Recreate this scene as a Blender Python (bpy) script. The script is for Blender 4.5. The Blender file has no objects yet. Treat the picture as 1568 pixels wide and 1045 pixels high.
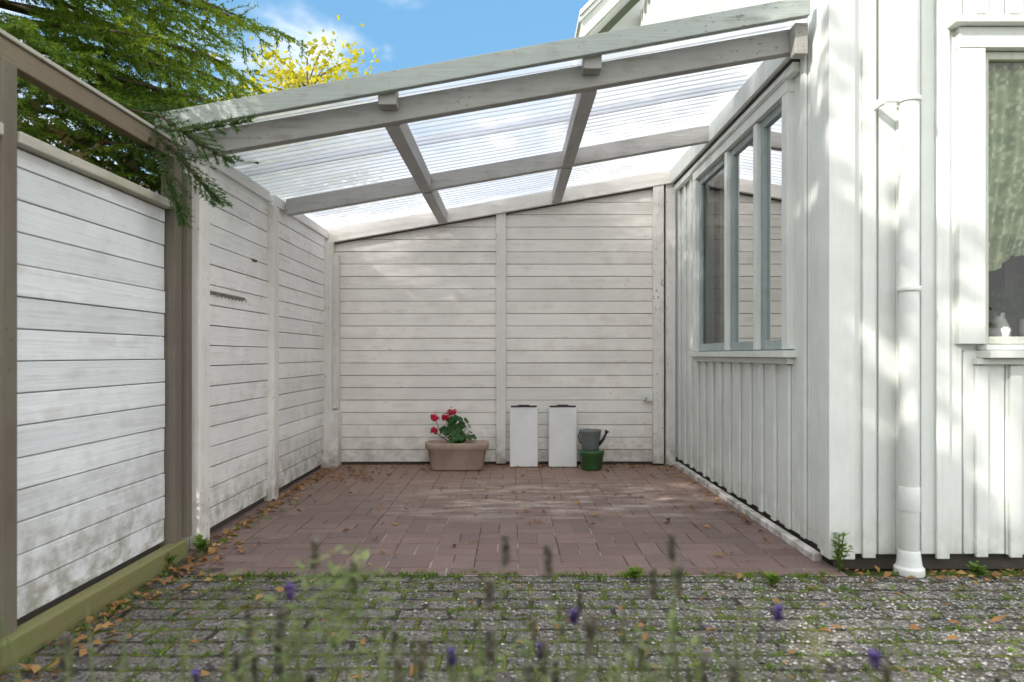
import bpy, math, random
import numpy as np
from mathutils import Vector, Matrix
R = random.Random(7)
NP = np.random.RandomState(11)
S = bpy.context.scene
COL = S.collection

# ------------------------------------------------------------------ node helpers
class NT:
    def __init__(s, mat):
        s.t = mat.node_tree; s.t.nodes.clear()
    def n(s, typ, **kw):
        nd = s.t.nodes.new(typ)
        for k, v in kw.items(): setattr(nd, k, v)
        return nd
    def l(s, a, b): s.t.links.new(a, b)
    def math(s, op, a, b=0.0, c=0.0, clamp=False):
        nd = s.t.nodes.new('ShaderNodeMath'); nd.operation = op; nd.use_clamp = clamp
        for i, v in enumerate((a, b, c)):
            if isinstance(v, bpy.types.NodeSocket): s.l(v, nd.inputs[i])
            else: nd.inputs[i].default_value = v
        return nd.outputs[0]
    def mix(s, f, a, b, blend='MIX'):
        nd = s.t.nodes.new('ShaderNodeMix'); nd.data_type = 'RGBA'; nd.blend_type = blend
        for i, v in ((0, f), (6, a), (7, b)):
            if isinstance(v, bpy.types.NodeSocket): s.l(v, nd.inputs[i])
            else:
                nd.inputs[i].default_value = (*v, 1.0) if i and len(v) == 3 else v
        return nd.outputs[2]
    def noise(s, scale, detail=4, vec=None, rough=0.55, dist=0.0):
        nd = s.n('ShaderNodeTexNoise'); nd.inputs['Scale'].default_value = scale
        nd.inputs['Detail'].default_value = detail; nd.inputs['Roughness'].default_value = rough
        nd.inputs['Distortion'].default_value = dist
        if vec is not None: s.l(vec, nd.inputs['Vector'])
        return nd.outputs['Fac']
    def mapv(s, vec, scale=(1, 1, 1), rot=(0, 0, 0), loc=(0, 0, 0)):
        nd = s.n('ShaderNodeMapping'); s.l(vec, nd.inputs['Vector'])
        nd.inputs['Scale'].default_value = scale; nd.inputs['Rotation'].default_value = rot
        nd.inputs['Location'].default_value = loc
        return nd.outputs[0]
    def rng(s, v, a, b, c=0.0, d=1.0, smooth=False):
        nd = s.n('ShaderNodeMapRange'); s.l(v, nd.inputs[0])
        if smooth: nd.interpolation_type = 'SMOOTHSTEP'
        for i, x in zip((1, 2, 3, 4), (a, b, c, d)): nd.inputs[i].default_value = x
        return nd.outputs[0]

def newmat(name):
    m = bpy.data.materials.new(name); m.use_nodes = True
    return m, NT(m)
def finish(t, col, rough=0.6, bump=None, bstr=0.3, bdist=0.005, spec=0.4, metallic=0.0):
    b = t.n('ShaderNodeBsdfPrincipled')
    if isinstance(col, bpy.types.NodeSocket): t.l(col, b.inputs['Base Color'])
    else: b.inputs['Base Color'].default_value = (*col, 1)
    b.inputs['Roughness'].default_value = rough
    b.inputs['Specular IOR Level'].default_value = spec
    b.inputs['Metallic'].default_value = metallic
    if bump is not None:
        bn = t.n('ShaderNodeBump'); bn.inputs['Strength'].default_value = bstr
        bn.inputs['Distance'].default_value = bdist
        t.l(bump, bn.inputs['Height']); t.l(bn.outputs[0], b.inputs['Normal'])
    o = t.n('ShaderNodeOutputMaterial'); t.l(b.outputs[0], o.inputs[0])
    return b

def paint(name, base, grain='X', wood=(0.30, 0.27, 0.23), flake=0.5, grime=0.6, var=0.10, gz=0.45, green=0.0, stain=0.5):
    m, t = newmat(name)
    co = t.n('ShaderNodeTexCoord').outputs['Object']
    geo = t.n('ShaderNodeNewGeometry')
    sep = t.n('ShaderNodeSeparateXYZ'); t.l(co, sep.inputs[0])
    isl = geo.outputs['Random Per Island']
    sc = {'X': (1.2, 30, 30), 'Y': (30, 1.2, 30), 'Z': (30, 30, 1.2)}[grain]
    gv = t.mapv(co, scale=sc)
    add = t.n('ShaderNodeVectorMath', operation='ADD'); t.l(gv, add.inputs[0])
    cmb = t.n('ShaderNodeCombineXYZ'); k = t.math('MULTIPLY', isl, 37.0)
    for i in range(3): t.l(k, cmb.inputs[i])
    t.l(cmb.outputs[0], add.inputs[1])
    gr = t.noise(1.0, 3, add.outputs[0], 0.7)
    big = t.noise(1.7, 2, co, 0.6)
    mid = t.noise(9.0, 2, co, 0.6)
    v = t.math('ADD', t.math('MULTIPLY', t.math('SUBTRACT', isl, 0.5), var),
               t.math('MULTIPLY', t.math('SUBTRACT', big, 0.5), 0.38))
    v = t.math('ADD', v, t.math('MULTIPLY', t.math('SUBTRACT', gr, 0.5), 0.30))
    v = t.math('ADD', v, 1.0)
    vc = t.n('ShaderNodeCombineColor')
    for i in range(3): t.l(v, vc.inputs[i])
    c = t.mix(1.0, base, vc.outputs[0], 'MULTIPLY')
    st = t.rng(t.math('MULTIPLY', gr, t.math('ADD', mid, 0.5)), 0.50, 0.72, 0, stain)
    c = t.mix(st, c, tuple(b * q for b, q in zip(base, (.66, .63, .58))))
    fn = t.noise(34, 3, t.mapv(co, scale=tuple(0.6 if g < 5 else 1.0 for g in sc)), 0.75)
    fl = t.rng(t.math('ADD', fn, t.math('MULTIPLY', big, 0.25)), 0.82 - 0.06 * flake, 0.86 - 0.06 * flake, 0, min(1, flake * 1.2))
    c = t.mix(fl, c, wood)
    if grime > 0:
        gz_ = t.rng(sep.outputs[2], 0.0, gz, 1.0, 0.0)
        gg = t.math('MULTIPLY', t.math('POWER', gz_, 1.2), t.rng(t.math('ADD', t.math('MULTIPLY', mid, .6), t.math('MULTIPLY', fn, .4)), 0.40, 0.60, 0.10, 1.0))
        gg = t.math('MULTIPLY', gg, grime, clamp=True)
        c = t.mix(gg, c, (0.25, 0.23, 0.17))
    if green > 0:
        c = t.mix(t.math('MULTIPLY', t.rng(big, 0.48, 0.62), green), c, (0.16, 0.19, 0.07))
    finish(t, c, 0.62, gr, 0.75, 0.005, 0.3)
    return m

M = {}
M['white_x'] = paint('white_paint_boards_x', (0.83, 0.795, 0.745), 'X', flake=0.35, var=.12, wood=(.42, .39, .34), stain=.42)
M['white_y'] = paint('white_paint_boards_y', (0.80, 0.79, 0.77), 'Y', flake=0.25, grime=0.85, var=.13, wood=(.46, .43, .38), stain=.5)
M['fence_y'] = paint('white_paint_fence', (0.77, 0.79, 0.80), 'Y', flake=0.25, grime=1.0, gz=0.65, var=0.15, wood=(.45, .43, .38), stain=.5)
M['white_z'] = paint('white_paint_posts', (0.76, 0.735, 0.69), 'Z', flake=0.7, grime=0.9, gz=0.35)
M['house'] = paint('house_paint', (0.72, 0.75, 0.715), 'Z', flake=0.12, grime=0.5, gz=0.25, var=0.06, stain=.25)
M['trim'] = paint('house_trim_paint', (0.70, 0.73, 0.69), 'Z', flake=0.1, grime=0.3, gz=0.15, var=0.04, stain=.25)
M['beam_x'] = paint('beam_paint_x', (0.34, 0.335, 0.315), 'X', flake=0.9, grime=0, stain=.8, wood=(.19, .17, .14))
M['beam_y'] = paint('beam_paint_y', (0.44, 0.43, 0.425), 'Y', flake=0.8, grime=0, stain=.6)
M['fascia'] = paint('fascia_paint', (0.37, 0.41, 0.385), 'X', flake=0.85, grime=0, stain=.7, wood=(.20, .20, .17))
M['post_grey'] = paint('post_grey_paint', (0.50, 0.53, 0.54), 'Z', flake=0.3, grime=0.5)
M['old_y'] = paint('weathered_rail', (0.21, 0.165, 0.115), 'Y', wood=(0.10, 0.08, 0.05), flake=0.6, grime=0, green=0.2)
M['old_z'] = paint('weathered_post', (0.16, 0.135, 0.11), 'Z', wood=(0.08, 0.07, 0.05), flake=0.6, grime=0.3, green=0.2)
M['moss_y'] = paint('mossy_timber', (0.20, 0.19, 0.07), 'Y', wood=(0.07, 0.06, 0.03), flake=0.8, grime=0.3, green=0.9)
M['cap_y'] = paint('weathered_cap', (0.48, 0.46, 0.39), 'Y', wood=(0.22, 0.18, 0.13), flake=0.9, grime=0, green=0.4)

def simple(name, col, rough=0.5, spec=0.4, metallic=0.0, nscale=12, amt=0.25, bump=0.2):
    m, t = newmat(name)
    co = t.n('ShaderNodeTexCoord').outputs['Object']
    n = t.noise(nscale, 3, co, 0.6)
    f = t.math('ADD', t.math('MULTIPLY', n, amt * 2), 1 - amt)
    cc = t.n('ShaderNodeCombineColor')
    for i in range(3): t.l(f, cc.inputs[i])
    c = t.mix(1.0, col, cc.outputs[0], 'MULTIPLY')
    finish(t, c, rough, n, bump, 0.003, spec, metallic)
    return m
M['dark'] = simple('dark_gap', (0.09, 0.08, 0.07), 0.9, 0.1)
M['terracotta'] = simple('sun_bleached_terracotta', (0.38, 0.285, 0.225), 0.7, 0.3, nscale=9, amt=0.4)
M['greenpot'] = simple('green_plastic', (0.035, 0.10, 0.03), 0.35, 0.5, nscale=20)
M['zinc'] = simple('grey_plastic_can', (0.13, 0.15, 0.145), 0.45, 0.5, nscale=20)
M['black'] = simple('black_plastic', (0.02, 0.02, 0.022), 0.4, 0.5)
M['panelw'] = simple('white_sheet', (0.76, 0.77, 0.76), 0.45, 0.4, nscale=4, amt=0.16)
M['metal'] = simple('rusty_metal', (0.22, 0.19, 0.17), 0.5, 0.5, 0.6)
M['pipe'] = simple('white_downpipe', (0.70, 0.73, 0.70), 0.4, 0.5, nscale=6, amt=0.12)
M['soil'] = simple('soil', (0.04, 0.028, 0.02), 0.95, 0.1, nscale=60)
M['bark'] = simple('bark', (0.12, 0.09, 0.065), 0.9, 0.2, nscale=25, amt=0.5, bump=0.8)
M['interior'] = simple('room_interior', (0.13, 0.125, 0.11), 0.9, 0.1)
M['rooftile'] = simple('roof_edge', (0.60, 0.59, 0.54), 0.8, 0.2)
M['ceramic'] = simple('ceramic', (0.75, 0.74, 0.7), 0.2, 0.5)

def foliage(name, cols, rough=0.55, trans=0.35, zs=1.0):
    m, t = newmat(name)
    geo = t.n('ShaderNodeNewGeometry'); co = t.n('ShaderNodeTexCoord').outputs['Object']
    isl = geo.outputs['Random Per Island']
    n = t.noise(1.6 * zs, 2, co, 0.5)
    f = t.math('ADD', t.math('MULTIPLY', isl, 0.5), t.math('MULTIPLY', t.rng(n, 0.3, 0.7), 0.5))
    cr = t.n('ShaderNodeValToRGB'); t.l(f, cr.inputs[0])
    e = cr.color_ramp.elements
    while len(e) < len(cols): e.new(0.5)
    for i, c in enumerate(cols):
        e[i].position = i / (len(cols) - 1); e[i].color = (*c, 1)
    p = t.n('ShaderNodeBsdfPrincipled'); t.l(cr.outputs[0], p.inputs['Base Color'])
    p.inputs['Roughness'].default_value = rough; p.inputs['Specular IOR Level'].default_value = 0.3
    o = t.n('ShaderNodeOutputMaterial')
    if trans > 0:
        tr = t.n('ShaderNodeBsdfTranslucent')
        t.l(t.mix(1.0, cr.outputs[0], (1.6, 1.6, 0.9), 'MULTIPLY'), tr.inputs['Color'])
        mx = t.n('ShaderNodeMixShader'); mx.inputs[0].default_value = trans
        t.l(p.outputs[0], mx.inputs[1]); t.l(tr.outputs[0], mx.inputs[2])
        t.l(mx.outputs[0], o.inputs[0])
    else: t.l(p.outputs[0], o.inputs[0])
    return m
M['needles'] = foliage('spruce_needles', [(0.035, 0.08, 0.015), (0.15, 0.245, 0.03), (0.36, 0.45, 0.045)], trans=0.4)
M['needles_d'] = foliage('spruce_needles_painted_shade', [(0.03, 0.07, 0.02), (0.06, 0.12, 0.03), (0.09, 0.16, 0.04)], trans=0.2)  # darker needle copy for the drooping sprays, shade put into the colour
M['yellowleaf'] = foliage('yellow_leaves', [(0.16, 0.20, 0.02), (0.42, 0.38, 0.03), (0.62, 0.52, 0.05)], trans=0.45)
M['greenleaf'] = foliage('green_leaves', [(0.04, 0.09, 0.02), (0.08, 0.15, 0.03), (0.15, 0.22, 0.04)], trans=0.0)
M['hedge'] = foliage('dry_hedge_leaves', [(0.06, 0.09, 0.02), (0.20, 0.15, 0.05), (0.36, 0.24, 0.08)], trans=0.0)
M['weed'] = foliage('weed_leaves', [(0.06, 0.11, 0.02), (0.12, 0.21, 0.03), (0.22, 0.29, 0.05)], trans=0.4, zs=3)
M['lav'] = foliage('lavender_leaves', [(0.10, 0.14, 0.05), (0.18, 0.23, 0.09), (0.28, 0.30, 0.14)], trans=0.35, zs=4)
M['lavfl'] = foliage('lavender_flowers', [(0.10, 0.09, 0.08), (0.15, 0.13, 0.12), (0.18, 0.16, 0.16)], trans=0.3, zs=4)
M['purple'] = foliage('purple_flowers', [(0.09, 0.05, 0.20), (0.12, 0.07, 0.31), (0.17, 0.11, 0.38)], trans=0.3, zs=4)
M['dead'] = foliage('dead_leaves', [(0.12, 0.06, 0.025), (0.28, 0.14, 0.05), (0.40, 0.27, 0.10)], trans=0.15, zs=4)
M['geran'] = foliage('geranium_leaves', [(0.02, 0.07, 0.02), (0.04, 0.12, 0.03), (0.07, 0.16, 0.04)], trans=0.2, zs=6)
M['petal'] = foliage('geranium_petals', [(0.40, 0.01, 0.03), (0.60, 0.03, 0.08), (0.70, 0.10, 0.18)], trans=0.3, zs=6)

# ------------------------------------------------------------------ mesh builder
class MB:
    def __init__(s): s.v = []; s.f = []; s.m = []; s.cur = 0
    def add(s, vs, fs):
        o = len(s.v); s.v += [tuple(p) for p in vs]
        s.f += [tuple(i + o for i in f) for f in fs]; s.m += [s.cur] * len(fs)
    def box(s, x0, x1, y0, y1, z0, z1):
        s.add([(x0, y0, z0), (x1, y0, z0), (x1, y1, z0), (x0, y1, z0), (x0, y0, z1), (x1, y0, z1), (x1, y1, z1), (x0, y1, z1)],
              [(0, 3, 2, 1), (4, 5, 6, 7), (0, 1, 5, 4), (1, 2, 6, 5), (2, 3, 7, 6), (3, 0, 4, 7)])
    def prism_y(s, poly, y0, y1):
        n = len(poly)
        s.add([(p[0], y0, p[1]) for p in poly] + [(p[0], y1, p[1]) for p in poly],
              [tuple(range(n)), tuple(range(2 * n - 1, n - 1, -1))] + [(i, i + n, (i + 1) % n + n, (i + 1) % n) for i in range(n)])
    def slopebeam(s, x0, x1, zf, h, y0, y1):
        s.prism_y([(x0, zf(x0) - h / 2), (x1, zf(x1) - h / 2), (x1, zf(x1) + h / 2), (x0, zf(x0) + h / 2)], y0, y1)
    def tube(s, pts, rad, n=10, cap=True):
        pts = [Vector(p) for p in pts]
        if not isinstance(rad, (list, tuple)): rad = [rad] * len(pts)
        vs = []; up = Vector((0, 0, 1))
        for i, p in enumerate(pts):
            d = (pts[min(i + 1, len(pts) - 1)] - pts[max(i - 1, 0)]).normalized()
            a = d.cross(up if abs(d.z) < 0.95 else Vector((0, 1, 0))).normalized(); b = d.cross(a)
            for k in range(n):
                an = 2 * math.pi * k / n
                vs.append(p + (a * math.cos(an) + b * math.sin(an)) * rad[i])
        fs = []
        for i in range(len(pts) - 1):
            for k in range(n):
                fs.append((i * n + k, i * n + (k + 1) % n, (i + 1) * n + (k + 1) % n, (i + 1) * n + k))
        if cap: fs += [tuple(range(n))[::-1], tuple(range((len(pts) - 1) * n, len(pts) * n))]
        s.add(vs, fs)
    def obj(s, name, mats, bevel=0.0, smooth=False, parent=None):
        me = bpy.data.meshes.new(name); me.from_pydata(s.v, [], s.f)
        if not isinstance(mats, (list, tuple)): mats = [mats]
        for m in mats: me.materials.append(m)
        me.polygons.foreach_set('material_index', s.m)
        me.update()
        ob = bpy.data.objects.new(name, me); COL.objects.link(ob)
        import bmesh
        bm = bmesh.new(); bm.from_mesh(me); bmesh.ops.recalc_face_normals(bm, faces=bm.faces); bm.to_mesh(me); bm.free()
        if smooth:
            me.polygons.foreach_set('use_smooth', [True] * len(me.polygons))
        if bevel:
            b = ob.modifiers.new('bevel', 'BEVEL'); b.width = bevel; b.segments = 2; b.limit_method = 'ANGLE'; b.harden_normals = False
        if parent: ob.parent = parent
        return ob
def npmesh(name, V, k, mats, parent=None):
    V = np.asarray(V, dtype=np.float32).reshape(-1, 3); nf = len(V) // k
    me = bpy.data.meshes.new(name)
    me.vertices.add(len(V)); me.vertices.foreach_set('co', V.ravel())
    me.loops.add(nf * k); me.loops.foreach_set('vertex_index', np.arange(nf * k, dtype=np.int32))
    me.polygons.add(nf); me.polygons.foreach_set('loop_start', np.arange(0, nf * k, k, dtype=np.int32))
    me.polygons.foreach_set('loop_total', np.full(nf, k, dtype=np.int32))
    if not isinstance(mats, (list, tuple)): mats = [mats]
    for m in mats: me.materials.append(m)
    me.update(calc_edges=True); me.validate()
    ob = bpy.data.objects.new(name, me); COL.objects.link(ob)
    if parent: ob.parent = parent
    return ob
def empty(name):
    e = bpy.data.objects.new(name, None); e.empty_display_size = 0.2; COL.objects.link(e)
    return e
def clip(poly, zt):
    out = []
    for i in range(len(poly)):
        a = poly[i]; b = poly[(i + 1) % len(poly)]
        da = zt(a[0]) - a[1]; db = zt(b[0]) - b[1]
        if da >= 0: out.append(a)
        if (da >= 0) != (db >= 0):
            t = da / (da - db); out.append((a[0] + (b[0] - a[0]) * t, a[1] + (b[1] - a[1]) * t))
    return out

zc = lambda x: 2.35 + 0.175 * x
zf = lambda x: 2.45 + 0.180 * x

# ------------------------------------------------------------------ back wall
bw = empty('wooden_wall')
b = MB(); H = 0.112
for (xa, xb) in ((-1.66, -0.10), (-0.10, 1.32)):
    z = 0.03; i = 0
    while z < 2.7:
        dy = R.uniform(0, 0.006)
        rect = [(xa + 0.002, z + R.uniform(0, .002)), (xb - 0.002, z + R.uniform(0, .003)), (xb - 0.002, z + H - 0.0035), (xa + 0.002, z + H - 0.0035)]
        p = clip(rect, lambda x: zc(x) - 0.04)
        if len(p) > 2: b.prism_y(p, 6.18 + dy, 6.205)
        z += H
b.obj('cladding', M['white_x'], 0.0025, parent=bw)
b = MB(); b.prism_y([(-1.75, 0), (1.48, 0), (1.48, zc(1.48)), (-1.75, zc(-1.75))], 6.207, 6.23)
b.obj('backing', M['dark'], parent=bw)
b = MB()
b.prism_y([(-0.143, 0.02), (-0.055, 0.02), (-0.055, zc(-.055) - .058), (-0.143, zc(-.143) - .058)], 6.145, 6.178)
b.prism_y([(1.27, 0.02), (1.365, 0.02), (1.365, zc(1.365) - .058), (1.27, zc(1.27) - .058)], 6.13, 6.178)
b.prism_y([(1.385, 0.0), (1.475, 0.0), (1.475, zc(1.47) - .058), (1.385, zc(1.385) - .058)], 6.15, 6.20)
b.prism_y([(-1.70, 0.0), (-1.60, 0.0), (-1.60, zc(-1.6) - .058), (-1.70, zc(-1.7) - .058)], 6.05, 6.175)
b.box(-1.705, -1.54, 6.03, 6.17, 0.0, 0.50)
b.box(-1.60, -1.555, 6.10, 6.176, 0.52, 1.9)
b.obj('wall_posts', M['white_z'], 0.004, parent=bw)
b = MB(); b.slopebeam(-1.75, 1.46, zc, 0.12, 6.12, 6.20)
b.obj('top_plate', M['white_x'], 0.004, parent=bw)
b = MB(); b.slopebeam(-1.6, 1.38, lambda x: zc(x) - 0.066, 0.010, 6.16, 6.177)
b.obj('plate_painted_shadow', M['dark'], parent=bw)  # dark strip painted in as the shadow under the top plate

# ------------------------------------------------------------------ left patio wall
lw = empty('wooden_wall.001')
b = MB()
for (ya, yb) in ((3.62, 4.66), (4.74, 6.06)):
    z = 0.045
    while z < 2.03:
        dx = R.uniform(0, 0.005)
        b.box(-1.69, -1.66 - dx, ya, yb, z, min(z + H - 0.005, 2.05)); z += H
b.obj('cladding', M['white_y'], 0.0025, parent=lw)
b = MB(); b.box(-1.72, -1.692, 3.6, 6.15, 0, 2.04); b.obj('backing', M['dark'], parent=lw)
b = MB()
b.box(-1.70, -1.62, 4.65, 4.75, 0.0, 2.02)
b.obj('posts', M['white_z'], 0.004, parent=lw)
b = MB(); b.box(-1.705, -1.655, 3.47, 3.545, 0.0, 2.05); b.obj('front_post', M['post_grey'], 0.004, parent=lw)
b = MB(); b.box(-1.653, -1.60, 3.50, 3.62, 0.0, 2.03); b.obj('front_post_board', M['white_z'], 0.004, parent=lw)
b = MB()
b.box(-1.735, -1.645, 3.42, 4.648, 2.04, 2.11); b.box(-1.735, -1.645, 4.752, 6.11, 2.04, 2.11)
b.box(-1.735, -1.635, 4.65, 4.75, 2.022, 2.06)
b.obj('wall_plate', M['white_y'], 0.004, parent=lw)
hr = empty('hook_rail')
b = MB(); b.box(-1.658, -1.650, 3.75, 4.22, 1.335, 1.352)
for i in range(9):
    y = 3.78 + i * 0.05
    b.tube([(-1.65, y, 1.343), (-1.632, y, 1.34), (-1.626, y, 1.328), (-1.632, y, 1.32)], 0.003, 6)
b.obj('hooks', M['metal'], 0, parent=hr)

# ------------------------------------------------------------------ near fence
fe = empty('wooden_fence')
b = MB()
for (ya, yb) in ((-1.5, 0.4), (0.46, 2.26), (2.27, 3.30)):
    z = 0.10
    while z < 1.68:
        dx = R.uniform(0, 0.006)
        b.box(-1.70, -1.675 - dx, ya, yb, z, min(z + 0.110 - 0.004, 1.70)); z += 0.110
b.obj('boards', M['fence_y'], 0.003, parent=fe)
b = MB(); b.box(-1.725, -1.702, -1.5, 3.3, 0.05, 1.70); b.obj('backing', M['dark'], parent=fe)
b = MB(); b.box(-1.735, -1.635, -1.5, 2.20, 1.705, 1.745); b.box(-1.735, -1.635, 2.272, 3.32, 1.705, 1.745); b.obj('cap_rail', M['cap_y'], 0.005, parent=fe)
b = MB(); b.box(-1.715, -1.665, -1.5, 3.41, 1.965, 2.04); b.obj('top_rail', M['old_y'], 0.005, parent=fe)
b = MB(); b.box(-1.725, -1.655, -1.5, 3.42, 2.042, 2.058); b.obj('top_rail_cap', M['cap_y'], 0.003, parent=fe)
b = MB(); b.box(-1.672, -1.61, -1.5, 3.40, -0.01, 0.085); b.obj('mossy_base_timber', M['moss_y'], 0.008, parent=fe)
b = MB(); b.box(-1.705, -1.643, 2.20, 2.27, 0.0, 1.963); b.box(-1.705, -1.635, 3.31, 3.39, 0.0, 1.963)
b.box(-1.705, -1.643, 0.40, 0.46, 0.0, 1.963)
b.obj('posts', M['old_z'], 0.005, parent=fe)
b = MB(); b.box(-1.64, -1.612, 3.392, 3.44, 0.09, 1.9); b.obj('edge_batten', M['old_z'], 0.003, parent=fe)

# ------------------------------------------------------------------ shelter roof
ro = empty('patio_roof')
b = MB(); b.slopebeam(-1.75, 1.46, zf, 0.095, 3.34, 3.38); b.obj('fascia_board', M['fascia'], 0.004, parent=ro)
b = MB(); b.slopebeam(-1.62, 1.47, zc, 0.12, 3.47, 3.53)
for x in (-0.62, 0.40): b.box(x - 0.045, x + 0.045, 3.385, 3.467, zc(x) + 0.0, zc(x) + 0.09)
b.box(1.41, 1.475, 3.40, 3.467, 2.50, 2.655)
b.obj('rafters', M['beam_x'], 0.004, parent=ro)
b = MB(); b.slopebeam(-1.63, 1.47, zc, 0.115, 4.92, 4.98); b.obj('middle_rafter', paint('beam_paint_mid', (0.47, 0.46, 0.445), 'X', flake=.6, grime=0, stain=.6), .004, parent=ro)
b = MB()
for x in (-0.62, 0.40):
    for (ya, yb) in ((3.533, 4.917), (4.983, 6.117)):
        b.box(x - 0.04, x + 0.04, ya, yb, zc(x) - 0.064, zc(x) + 0.045)
b.obj('purlins', M['beam_y'], 0.004, parent=ro)
b = MB(); b.box(1.42, 1.495, 3.535, 6.115, 2.535, 2.66)
b.box(1.455, 1.497, 3.54, 6.11, 2.47, 2.52)
b.obj('wall_ledger', M['trim'], 0.004, parent=ro)
b = MB(); b.box(1.445, 1.497, 3.54, 6.11, 2.522, 2.533); b.obj('ledger_gap', M['dark'], parent=ro)
m, t = newmat('corrugated_plastic')
co = t.n('ShaderNodeTexCoord').outputs['Object']
n1 = t.noise(3.0, 3, t.mapv(co, scale=(0.5, 2, 1)), 0.6)
tp = t.n('ShaderNodeBsdfTransparent'); tp.inputs[0].default_value = (0.94, 0.95, 1.0, 1)
tl = t.n('ShaderNodeBsdfTranslucent'); t.l(t.mix(t.rng(n1, 0.5, 0.8, 0, 0.4), (0.95, 0.96, 1.0), (0.72, 0.74, 0.80)), tl.inputs[0])
m1 = t.n('ShaderNodeMixShader'); t.l(t.rng(n1, 0.35, 0.65, 0.60, 0.86), m1.inputs[0]); t.l(tp.outputs[0], m1.inputs[1]); t.l(tl.outputs[0], m1.inputs[2])
gl = t.n('ShaderNodeBsdfGlossy'); gl.inputs['Roughness'].default_value = 0.15
fr = t.n('ShaderNodeFresnel'); fr.inputs[0].default_value = 1.4
m2 = t.n('ShaderNodeMixShader'); t.l(t.math('MULTIPLY', fr.outputs[0], 0.5), m2.inputs[0]); t.l(m1.outputs[0], m2.inputs[1]); t.l(gl.outputs[0], m2.inputs[2])
o = t.n('ShaderNodeOutputMaterial'); t.l(m2.outputs[0], o.inputs[0])
M['corr'] = m
def sheet(y0, y1, dz):
    b = MB(); per = 0.076; ny = int((y1 - y0) / per * 10); nx = 14
    vs = []; fs = []
    for i in range(ny + 1):
        y = y0 + (y1 - y0) * i / ny
        for j in range(nx + 1):
            x = -1.86 + (1.49 + 1.86) * j / nx
            vs.append((x, y, zc(x) + 0.078 + dz + 0.010 * math.sin(2 * math.pi * y / per) + 0.004 * math.sin(x * 3 + y)))
    for i in range(ny):
        for j in range(nx):
            a = i * (nx + 1) + j; fs.append((a, a + 1, a + nx + 2, a + nx + 1))
    b.add(vs, fs); return b.obj('corrugated_sheet', M['corr'], smooth=True, parent=ro)
sheet(3.42, 4.32, 0.0); sheet(4.20, 5.20, 0.004); sheet(5.08, 6.34, 0.008)
b = MB()
for y in (4.32, 5.20):
    b.slopebeam(-1.80, 1.48, lambda x: zc(x) + 0.080, 0.008, y - 0.008, y + 0.004)
b.obj('overlap_shade_strip', M['zinc'], parent=ro)  # added dark strips stand in for the shaded, grimy sheet overlap edges

# ------------------------------------------------------------------ house
ho = empty('white_house')
X0 = 1.50
WY0, WY1, WZ0, WZ1 = 3.72, 5.47, 1.03, 2.40
FX0, FX1, FZ0, FZ1 = 2.20, 3.40, 1.05, 2.42
b = MB()
b.box(1.52, 1.62, 3.24, WY0, 0.06, 5.0); b.box(1.52, 1.62, WY1, 8.0, 0.06, 5.0)
b.box(1.52, 1.62, WY0, WY1, 0.06, WZ0); b.box(1.52, 1.62, WY0, WY1, WZ1, 5.0)
b.box(1.52, FX0, 3.22, 3.32, 0.06, 5.0); b.box(FX1, 7.0, 3.22, 3.32, 0.06, 5.0)
b.box(FX0, FX1, 3.22, 3.32, 0.06, FZ0); b.box(FX0, FX1, 3.22, 3.32, FZ1, 5.0)
b.obj('walls', M['house'], parent=ho)
b = MB()
y = 3.26
while y < 7.9:
    y1 = y + 0.195
    segs = [(0.055, 5.0)]
    if y < WY1 + .02 and y1 > WY0 - 0.02: segs = [(0.055, WZ0 - 0.03), (WZ1 + 0.03, 5.0)]
    for (a, c) in segs:
        b.box(1.508, 1.519, max(y, 3.26) + 0.002, y1 - 0.002, a + R.uniform(0, .01), c)
    y += 0.2
y = 3.28
while y < 7.9:
    z0 = 0.05 + R.uniform(0, 0.015)
    if WY0 - 0.1 < y < WY1 + 0.08: b.box(1.489, 1.506, y, y + 0.05, z0, 0.945); b.box(1.489, 1.506, y, y + 0.05, 2.56, 5.0)
    else: b.box(1.489, 1.506, y, y + 0.05, z0, 5.0)
    y += 0.2
x = 1.52
while x < 6.9:
    x1 = x + 0.195
    segs = [(0.055, 5.0)]
    if x < FX1 + .02 and x1 > FX0 - .02: segs = [(0.055, FZ0 - 0.03), (FZ1 + 0.03, 5.0)]
    for (a, c) in segs: b.box(x + .002, x1 - .002, 3.206, 3.219, a + R.uniform(0, .01), c)
    x += 0.2
for x in (1.64, 1.80, 1.985, 2.17, 2.33, 2.51, 2.69, 2.87, 3.05, 3.23, 3.41, 3.6, 3.8, 4.0, 4.2, 4.4, 4.6, 4.8, 5.0):
    z0 = 0.045 + R.uniform(0, 0.015)
    if 2.05 < x < 3.45: b.box(x, x + 0.055, 3.188, 3.204, z0, 0.95); b.box(x, x + 0.055, 3.188, 3.204, 2.6, 5.0)
    else: b.box(x, x + 0.06, 3.188, 3.204, z0, 5.0)
b.box(1.478, 1.60, 3.182, 3.203, 0.045, 5.0); b.box(1.478, 1.505, 3.205, 3.275, 0.045, 5.0)
b.obj('cladding', M['house'], 0.003, parent=ho)
b = MB(); b.box(1.53, 1.60, 3.25, 8.0, -0.02, 0.058); b.box(1.6, 7.0, 3.25, 3.32, -0.02, 0.058); b.obj('foundation_gap', M['dark'], parent=ho)
b = MB(); b.box(1.455, 1.50, 3.30, 6.14, 0.0, 0.038); b.obj('base_trim', M['white_y'], 0.004, parent=ho)
b = MB(); gx0, gx1, gp = 1.06, 5.9, 3.48
b.prism_y([(gx0, 0), (gx1, 0), (gx1, 4.72), (gp, 7.12), (gx0, 4.72)], 8.01, 8.1)
b.box(gx0, gx0 + .1, 8.1, 14, 0, 4.72)
b.obj('gable_wall', M['house'], parent=ho)
b = MB()
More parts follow.
